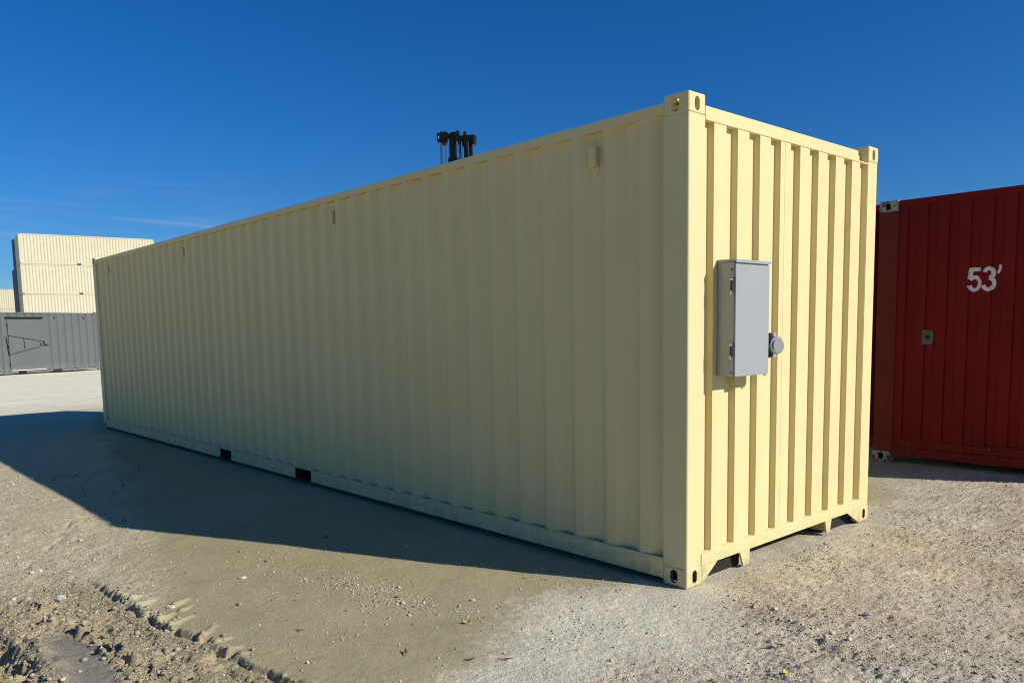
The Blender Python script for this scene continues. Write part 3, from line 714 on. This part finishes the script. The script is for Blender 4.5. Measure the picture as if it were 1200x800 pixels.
# ================================================================== FAR STACKS
def far_container(mat, name='shipping_container'):
    """40 ft container whose long face looks toward local -y; root at centre of base"""
    root = empty(name); O = (6.096, 1.219, 0); l_, w_, h_ = 12.192, 2.438, 2.896
    p1_, _ = corr(.16, l_-.16, .26, .2795, .206, .067, .036)
    for yy, s in ((0, 1), (w_, -1)):
        MB(O).sheet(p1_, .15, 2.81, lambda u, d, z: (u, yy+s*(.008+d), z)).build('side_panel', mat, root)
        MB(O).box(.16, l_-.16, yy, yy+s*.06, 2.795, 2.885).build('top_side_rail', mat, root)
        k = MB(O)
        for a, b_ in ((.16, 4.89), (5.25, 6.94), (7.30, l_-.16)): k.box(a, b_, yy, yy+s*.02, .012, .15)
        k.box(.16, l_-.16, yy, yy+s*.05, .15, .165); k.build('bottom_side_rail', mat, root)
        for a, b_ in ((4.89, 5.25), (6.94, 7.30)): MB(O).box(a, b_, yy+s*.022, yy+s*.06, .02, .15).build('fork_pocket', M['under'], root)
    p2_, _ = corr(.16, w_-.16, .2, .25, .125, .015, .036)
    for xx, s in ((0, 1), (l_, -1)):
        MB(O).sheet(p2_, .12, 2.81, lambda u, d, z: (xx+s*(.008+d), u, z)).build('end_panel', mat, root)
        MB(O).box(xx, xx+s*.06, .16, w_-.16, 2.77, 2.85).build('top_end_rail', mat, root)
        MB(O).box(xx, xx+s*.06, .16, w_-.16, .02, .13).build('bottom_end_rail', mat, root)
        for yy, t_ in ((0, 1), (w_, -1)):
            MB(O).box(xx, xx+s*.16, yy, yy+t_*.16, .118, h_-.118).build('corner_post', mat, root)
            for za, zb in ((0, .1175), (h_-.1175, h_)): MB(O).box(xx-s*.004, xx+s*.178, yy-t_*.004, yy+t_*.162, za, zb).build('corner_casting', M['casting_worn'], root)
    MB(O).box(.06, l_-.06, .061, w_-.061, 2.83, 2.85).build('roof', mat, root)
    MB(O).box(.06, l_-.06, .061, w_-.061, .06, .14).build('floor', M['under'], root)
    return root
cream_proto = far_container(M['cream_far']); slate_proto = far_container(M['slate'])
used = {}
S0 = Vector((-86.667, 12.815)); s_ang = rad(84.0)
ld = Vector((math.cos(s_ang), math.sin(s_ang))); dd = Vector((-ld.y, ld.x))
def place(proto, along, depth, level, label, group=None):
    """along: metres from the near stack's left corner along its face, depth: metres behind that face"""
    o = proto if proto.name not in used else copy_tree(proto)
    used[proto.name] = 1
    c = S0+ld*(along+6.096)+dd*(depth+1.219)
    o.location = (c.x, c.y, level*2.897); o.rotation_euler = (0, 0, s_ang)
    o['category'] = 'container'; o['label'] = label
    if group: o['group'] = group
    return o
lv = ['bottom', 'second', 'third', 'top']
front_lab = ['cream container at the bottom of the tall front stack, behind the grey container',
             'cream container second from the bottom in the tall front stack',
             'cream container in the middle of the tall front stack, one below its top',
             'topmost cream container of the tall front stack at the far left']
gst = 'containers in the far stacks'
for lvl in (3, 2, 1, 0): place(cream_proto, 0, 0, lvl, front_lab[lvl], gst)
for lvl in (3, 2, 1): place(cream_proto, .05, 2.52, lvl, ['', 'cream container right behind the tall front stack, low down', 'cream container right behind the tall front stack, at middle height', 'cream container right behind the top of the tall front stack'][lvl], gst)
place(cream_proto, .05, 2.52, 0, 'cream container right behind the tall front stack, on the ground', gst)
for lvl in (3, 2, 1, 0): place(slate_proto, .0, 5.06, lvl, 'dark slate container in the tall column behind the cream stack, %s' % ['at its foot', 'second up', 'third up', 'topmost'][lvl], gst)
for k, (dep, nm) in enumerate(((7.60, 'first'), (27.0, 'last'))):
    for lvl in (2, 1, 0): place(slate_proto, [0., 1.75][k], dep, lvl, 'dark slate container %s of the %s three high column' % (['at the foot', 'in the middle', 'on top'][lvl], ['nearer', 'farthest'][k]), gst)
for lvl in (2, 1, 0): place(cream_proto, -7.4, 47.8, lvl, ['cream container at the foot of the distant stack on the left edge', 'cream container in the middle of the distant stack on the left edge', 'cream container on top of the distant stack on the left edge'][lvl], gst)

# ================================================================== FORKLIFT (only its mast shows over the cream container)
yaw = math.atan2(r2.y, r2.x)-rad(14)
FK = Vector((-11.95, 7.75, 0)); MT = 6.08
fk = empty('forklift', FK, yaw, label='black forklift with its tall mast and chains raised above the cream container roof', cat='forklift')
mm = M['mast']
def rail(u, wd, v, dp, top, name='mast_rail', mat=mm, bot=.1): return MB().box(u-wd/2, u+wd/2, v-dp/2, v+dp/2, bot, top).build(name, mat, fk, .006)
T = MT
rail(-.07, .145, 0, .16, T-.14); rail(.255, .10, 0, .16, T-.16)
rail(.355, .055, .02, .12, T-.22)
k = MB(); k.box(-.17, .05, -.10, .10, T-.80, T-.60); k.box(-.14, .03, -.09, .09, T-.86, T-.80); k.build('mast_bracket', mm, fk, .01)
# two crossheads with sheaves
k = MB(); k.box(-.425, -.18, -.06, .10, T-.17, T-.02); k.box(-.425, -.36, -.10, .10, T-.24, T-.03); k.box(-.36, -.22, -.05, .08, T-.30, T-.17); k.bar((-.30, -.02, T-.04), (-.10, .0, T-.15), .10, .12)
k.build('crosshead', mm, fk, .012)
k = MB(); k.box(.0, .46, -.06, .12, T-.24, T-.12); k.box(-.04, .04, -.08, .08, T-.30, T-.03); k.box(.40, .455, -.08, .10, T-.34, T-.16); k.box(.10, .36, -.04, .10, T-.36, T-.24)
k.build('crosshead', mm, fk, .012)
for (u, z, r) in ((-.345, T-.07, .085), (-.04, T-.10, .085), (.05, T-.06, .07), (.22, T-.10, .075), (-.10, T-.08, .06)):
    MB().cyl((u-.025, 0, z), (u+.025, 0, z), r, n=20).build('sheave', mm, fk, .006)
k = MB(); k.cyl((-.375, -.11, T-.13), (-.355, -.11, T-.13), .055, n=16); k.build('sheave', M['chrome'], fk)
for u, wd, mat in ((-.335, .050, 'chain'), (-.235, .016, 'chain'), (-.185, .024, 'chrome'), (.05, .028, 'chrome'), (.155, .02, 'chrome'), (.31, .022, 'chain'), (.428, .024, 'chrome')):
    MB().box(u-wd/2, u+wd/2, -.075, -.055, .3, T-.26).build('lift_chain', M[mat], fk)
MB().cyl((.105, -.02, .3), (.105, -.02, T-.2), .034, n=16).build('lift_cylinder', M['chrome'], fk, smooth=True)
k = MB()
for z in (.35, 1.6, 3.0): k.box(-.42, .42, .085, .13, z, z+.14)
k.build('mast_crossbar', mm, fk)
k = MB(); k.box(-.45, .45, -.16, -.10, .2, .32); k.box(-.45, .45, -.16, -.10, .6, .72)
for u in (-.3, .3): k.box(u-.06, u+.06, -.21, -.162, .05, .75); k.box(u-.06, u+.06, -1.2, -.212, .05, .10)
k.build('fork_carriage', mm, fk)
M['truck'] = paint('yellow_truck_paint', (.55, .33, .04), .4)
MB().prism([(.25, .35), (.25, .95), (.9, 1.0), (1.0, 1.15), (2.2, 1.2), (2.5, 1.05), (2.5, .35)], 0, -.58, .58).build('truck_body', M['truck'], fk, .04)
k = MB()
for u in (-.5, .5):
    k.bar((u, .45, .95), (u, .75, 2.15), .06, .06); k.bar((u, 1.95, 1.15), (u, 1.85, 2.15), .06, .06); k.box(u-.03, u+.03, .72, 1.9, 2.15, 2.21)
for i in range(6): k.box(-.53, .53, .75+i*.22, .79+i*.22, 2.155, 2.2)
k.build('overhead_guard', mm, fk)
k = MB(); k.box(-.25, .25, 1.1, 1.55, 1.22, 1.34); k.box(-.25, .25, 1.5, 1.62, 1.34, 1.85); k.build('seat', M['dark'], fk, .03)
for u in (-.55, .55):
    for v_, rr in ((.55, .36), (2.1, .30)):
        MB().cyl((u-.13, v_, rr), (u+.13, v_, rr), rr, n=26).build('wheel', M['tyre'], fk, .03)

# ================================================================== SMALL SINGLE THINGS ON THE GROUND
def zg(x, y): return float(height(np.array([x]), np.array([y]))[0])
def rock(x, y, r, label, seed, mat='stone1'):
    rr = random.Random(seed); bm = bmesh.new(); bmesh.ops.create_icosphere(bm, subdivisions=2, radius=1)
    for v_ in bm.verts: v_.co = Vector((v_.co.x*1.25, v_.co.y, v_.co.z*.62))*r*(1+.28*(rr.random()-.5)*2)
    me = bpy.data.meshes.new('stone'); bm.to_mesh(me); bm.free(); me.materials.append(M[mat])
    o = bpy.data.objects.new('stone', me); COL.objects.link(o); o.location = (x, y, zg(x, y)+r*.22); o.rotation_euler = (0, 0, rr.random()*6)
    tag(o, label, 'stone', 'stones lying on the yard'); return o
M['stone1'] = paint('chalk_stone', (.54, .50, .41), .95, .2, wave=.004)
M['stone2'] = paint('grey_stone', (.30, .28, .24), .95, .25, wave=.004)
rock(.93, .35, .020, 'grey stone on the brownish gravel right of the cream container, the larger of the two', 1, 'stone2')
rock(.91, -.02, .017, 'white stone in a line of chips, lower right of the cream container', 2)
rock(-2.17, -1.82, .018, 'white stone alone on the smooth clay left of the shadow tip', 3)
rock(-1.92, -2.36, .020, 'broken white stone beside the lumpy edge of the tyre track', 4)
rock(-.78, -1.02, .015, 'pale stone at the middle of the clay, above the yellow leaf', 5)
rock(-2.62, -2.78, .026, 'chalky white stone among dark clods at the head of the tyre track', 6)
def leafmat(name, c0):
    return paint(name, c0, .7, .25)
M['leaf_y'] = leafmat('yellow_leaf', (.62, .48, .10)); M['leaf_b'] = leafmat('brown_leaf', (.12, .075, .035))
def leaf(x, y, s, rz, label, mat, curl=.5, wf=.30):
    mb = MB(); n = 9; vs = []; fs = []
    for i in range(n):
        u = i/(n-1); wd = s*wf*math.sin(math.pi*min(1, u*.96+.03))**.8
        zc = curl*s*.35*(u-.4)**2*2
        for j in (-1, -.5, 0, .5, 1): vs.append((s*(u-.5), wd*j, zc+abs(j)*s*.10*curl+.002))
    for i in range(n-1):
        for j in range(4): fs.append((i*5+j, i*5+j+1, (i+1)*5+j+1, (i+1)*5+j))
    mb.add(vs, fs); mb.bar((-s*.5, 0, curl*s*.12+.002), (-s*.85, .003, .003), .003, .003)
    o = mb.build('fallen_leaf', M[mat], recalc=False)
    o.location = (x, y, zg(x, y)+.006); o.rotation_euler = (.15, -.1, rz)
    tag(o, label, 'leaf', 'fallen leaves on the yard'); return o
leaf(-.52, -1.27, .045, .9, 'yellow fallen leaf on the clay where it meets the pale gravel', 'leaf_y', .9)
leaf(1.00, -.64, .040, 2.2, 'small yellow leaf on dark gravel near the bottom edge, lower right', 'leaf_y', .5)
leaf(.82, -.39, .042, 3.9, 'curled brown leaf on gravel just above the small yellow leaf', 'leaf_b', 1.1)
leaf(-.14, -1.55, .040, .95, 'flat brown leaf on the pale gravel below the yellow leaf', 'leaf_b', .2, .14)
leaf(-.02, -1.42, .060, .7, 'long thin brown leaf pointing across the pale gravel', 'leaf_b', .15, .09)
leaf(-.44, -1.73, .040, 2.6, 'curled brown leaf on the clay, left of the pale gravel edge near the bottom', 'leaf_b', .9, .18)
leaf(-1.05, -1.98, .045, .2, 'dark leaf on the clay near the bottom, right of the tyre track', 'leaf_b', .6, .12)
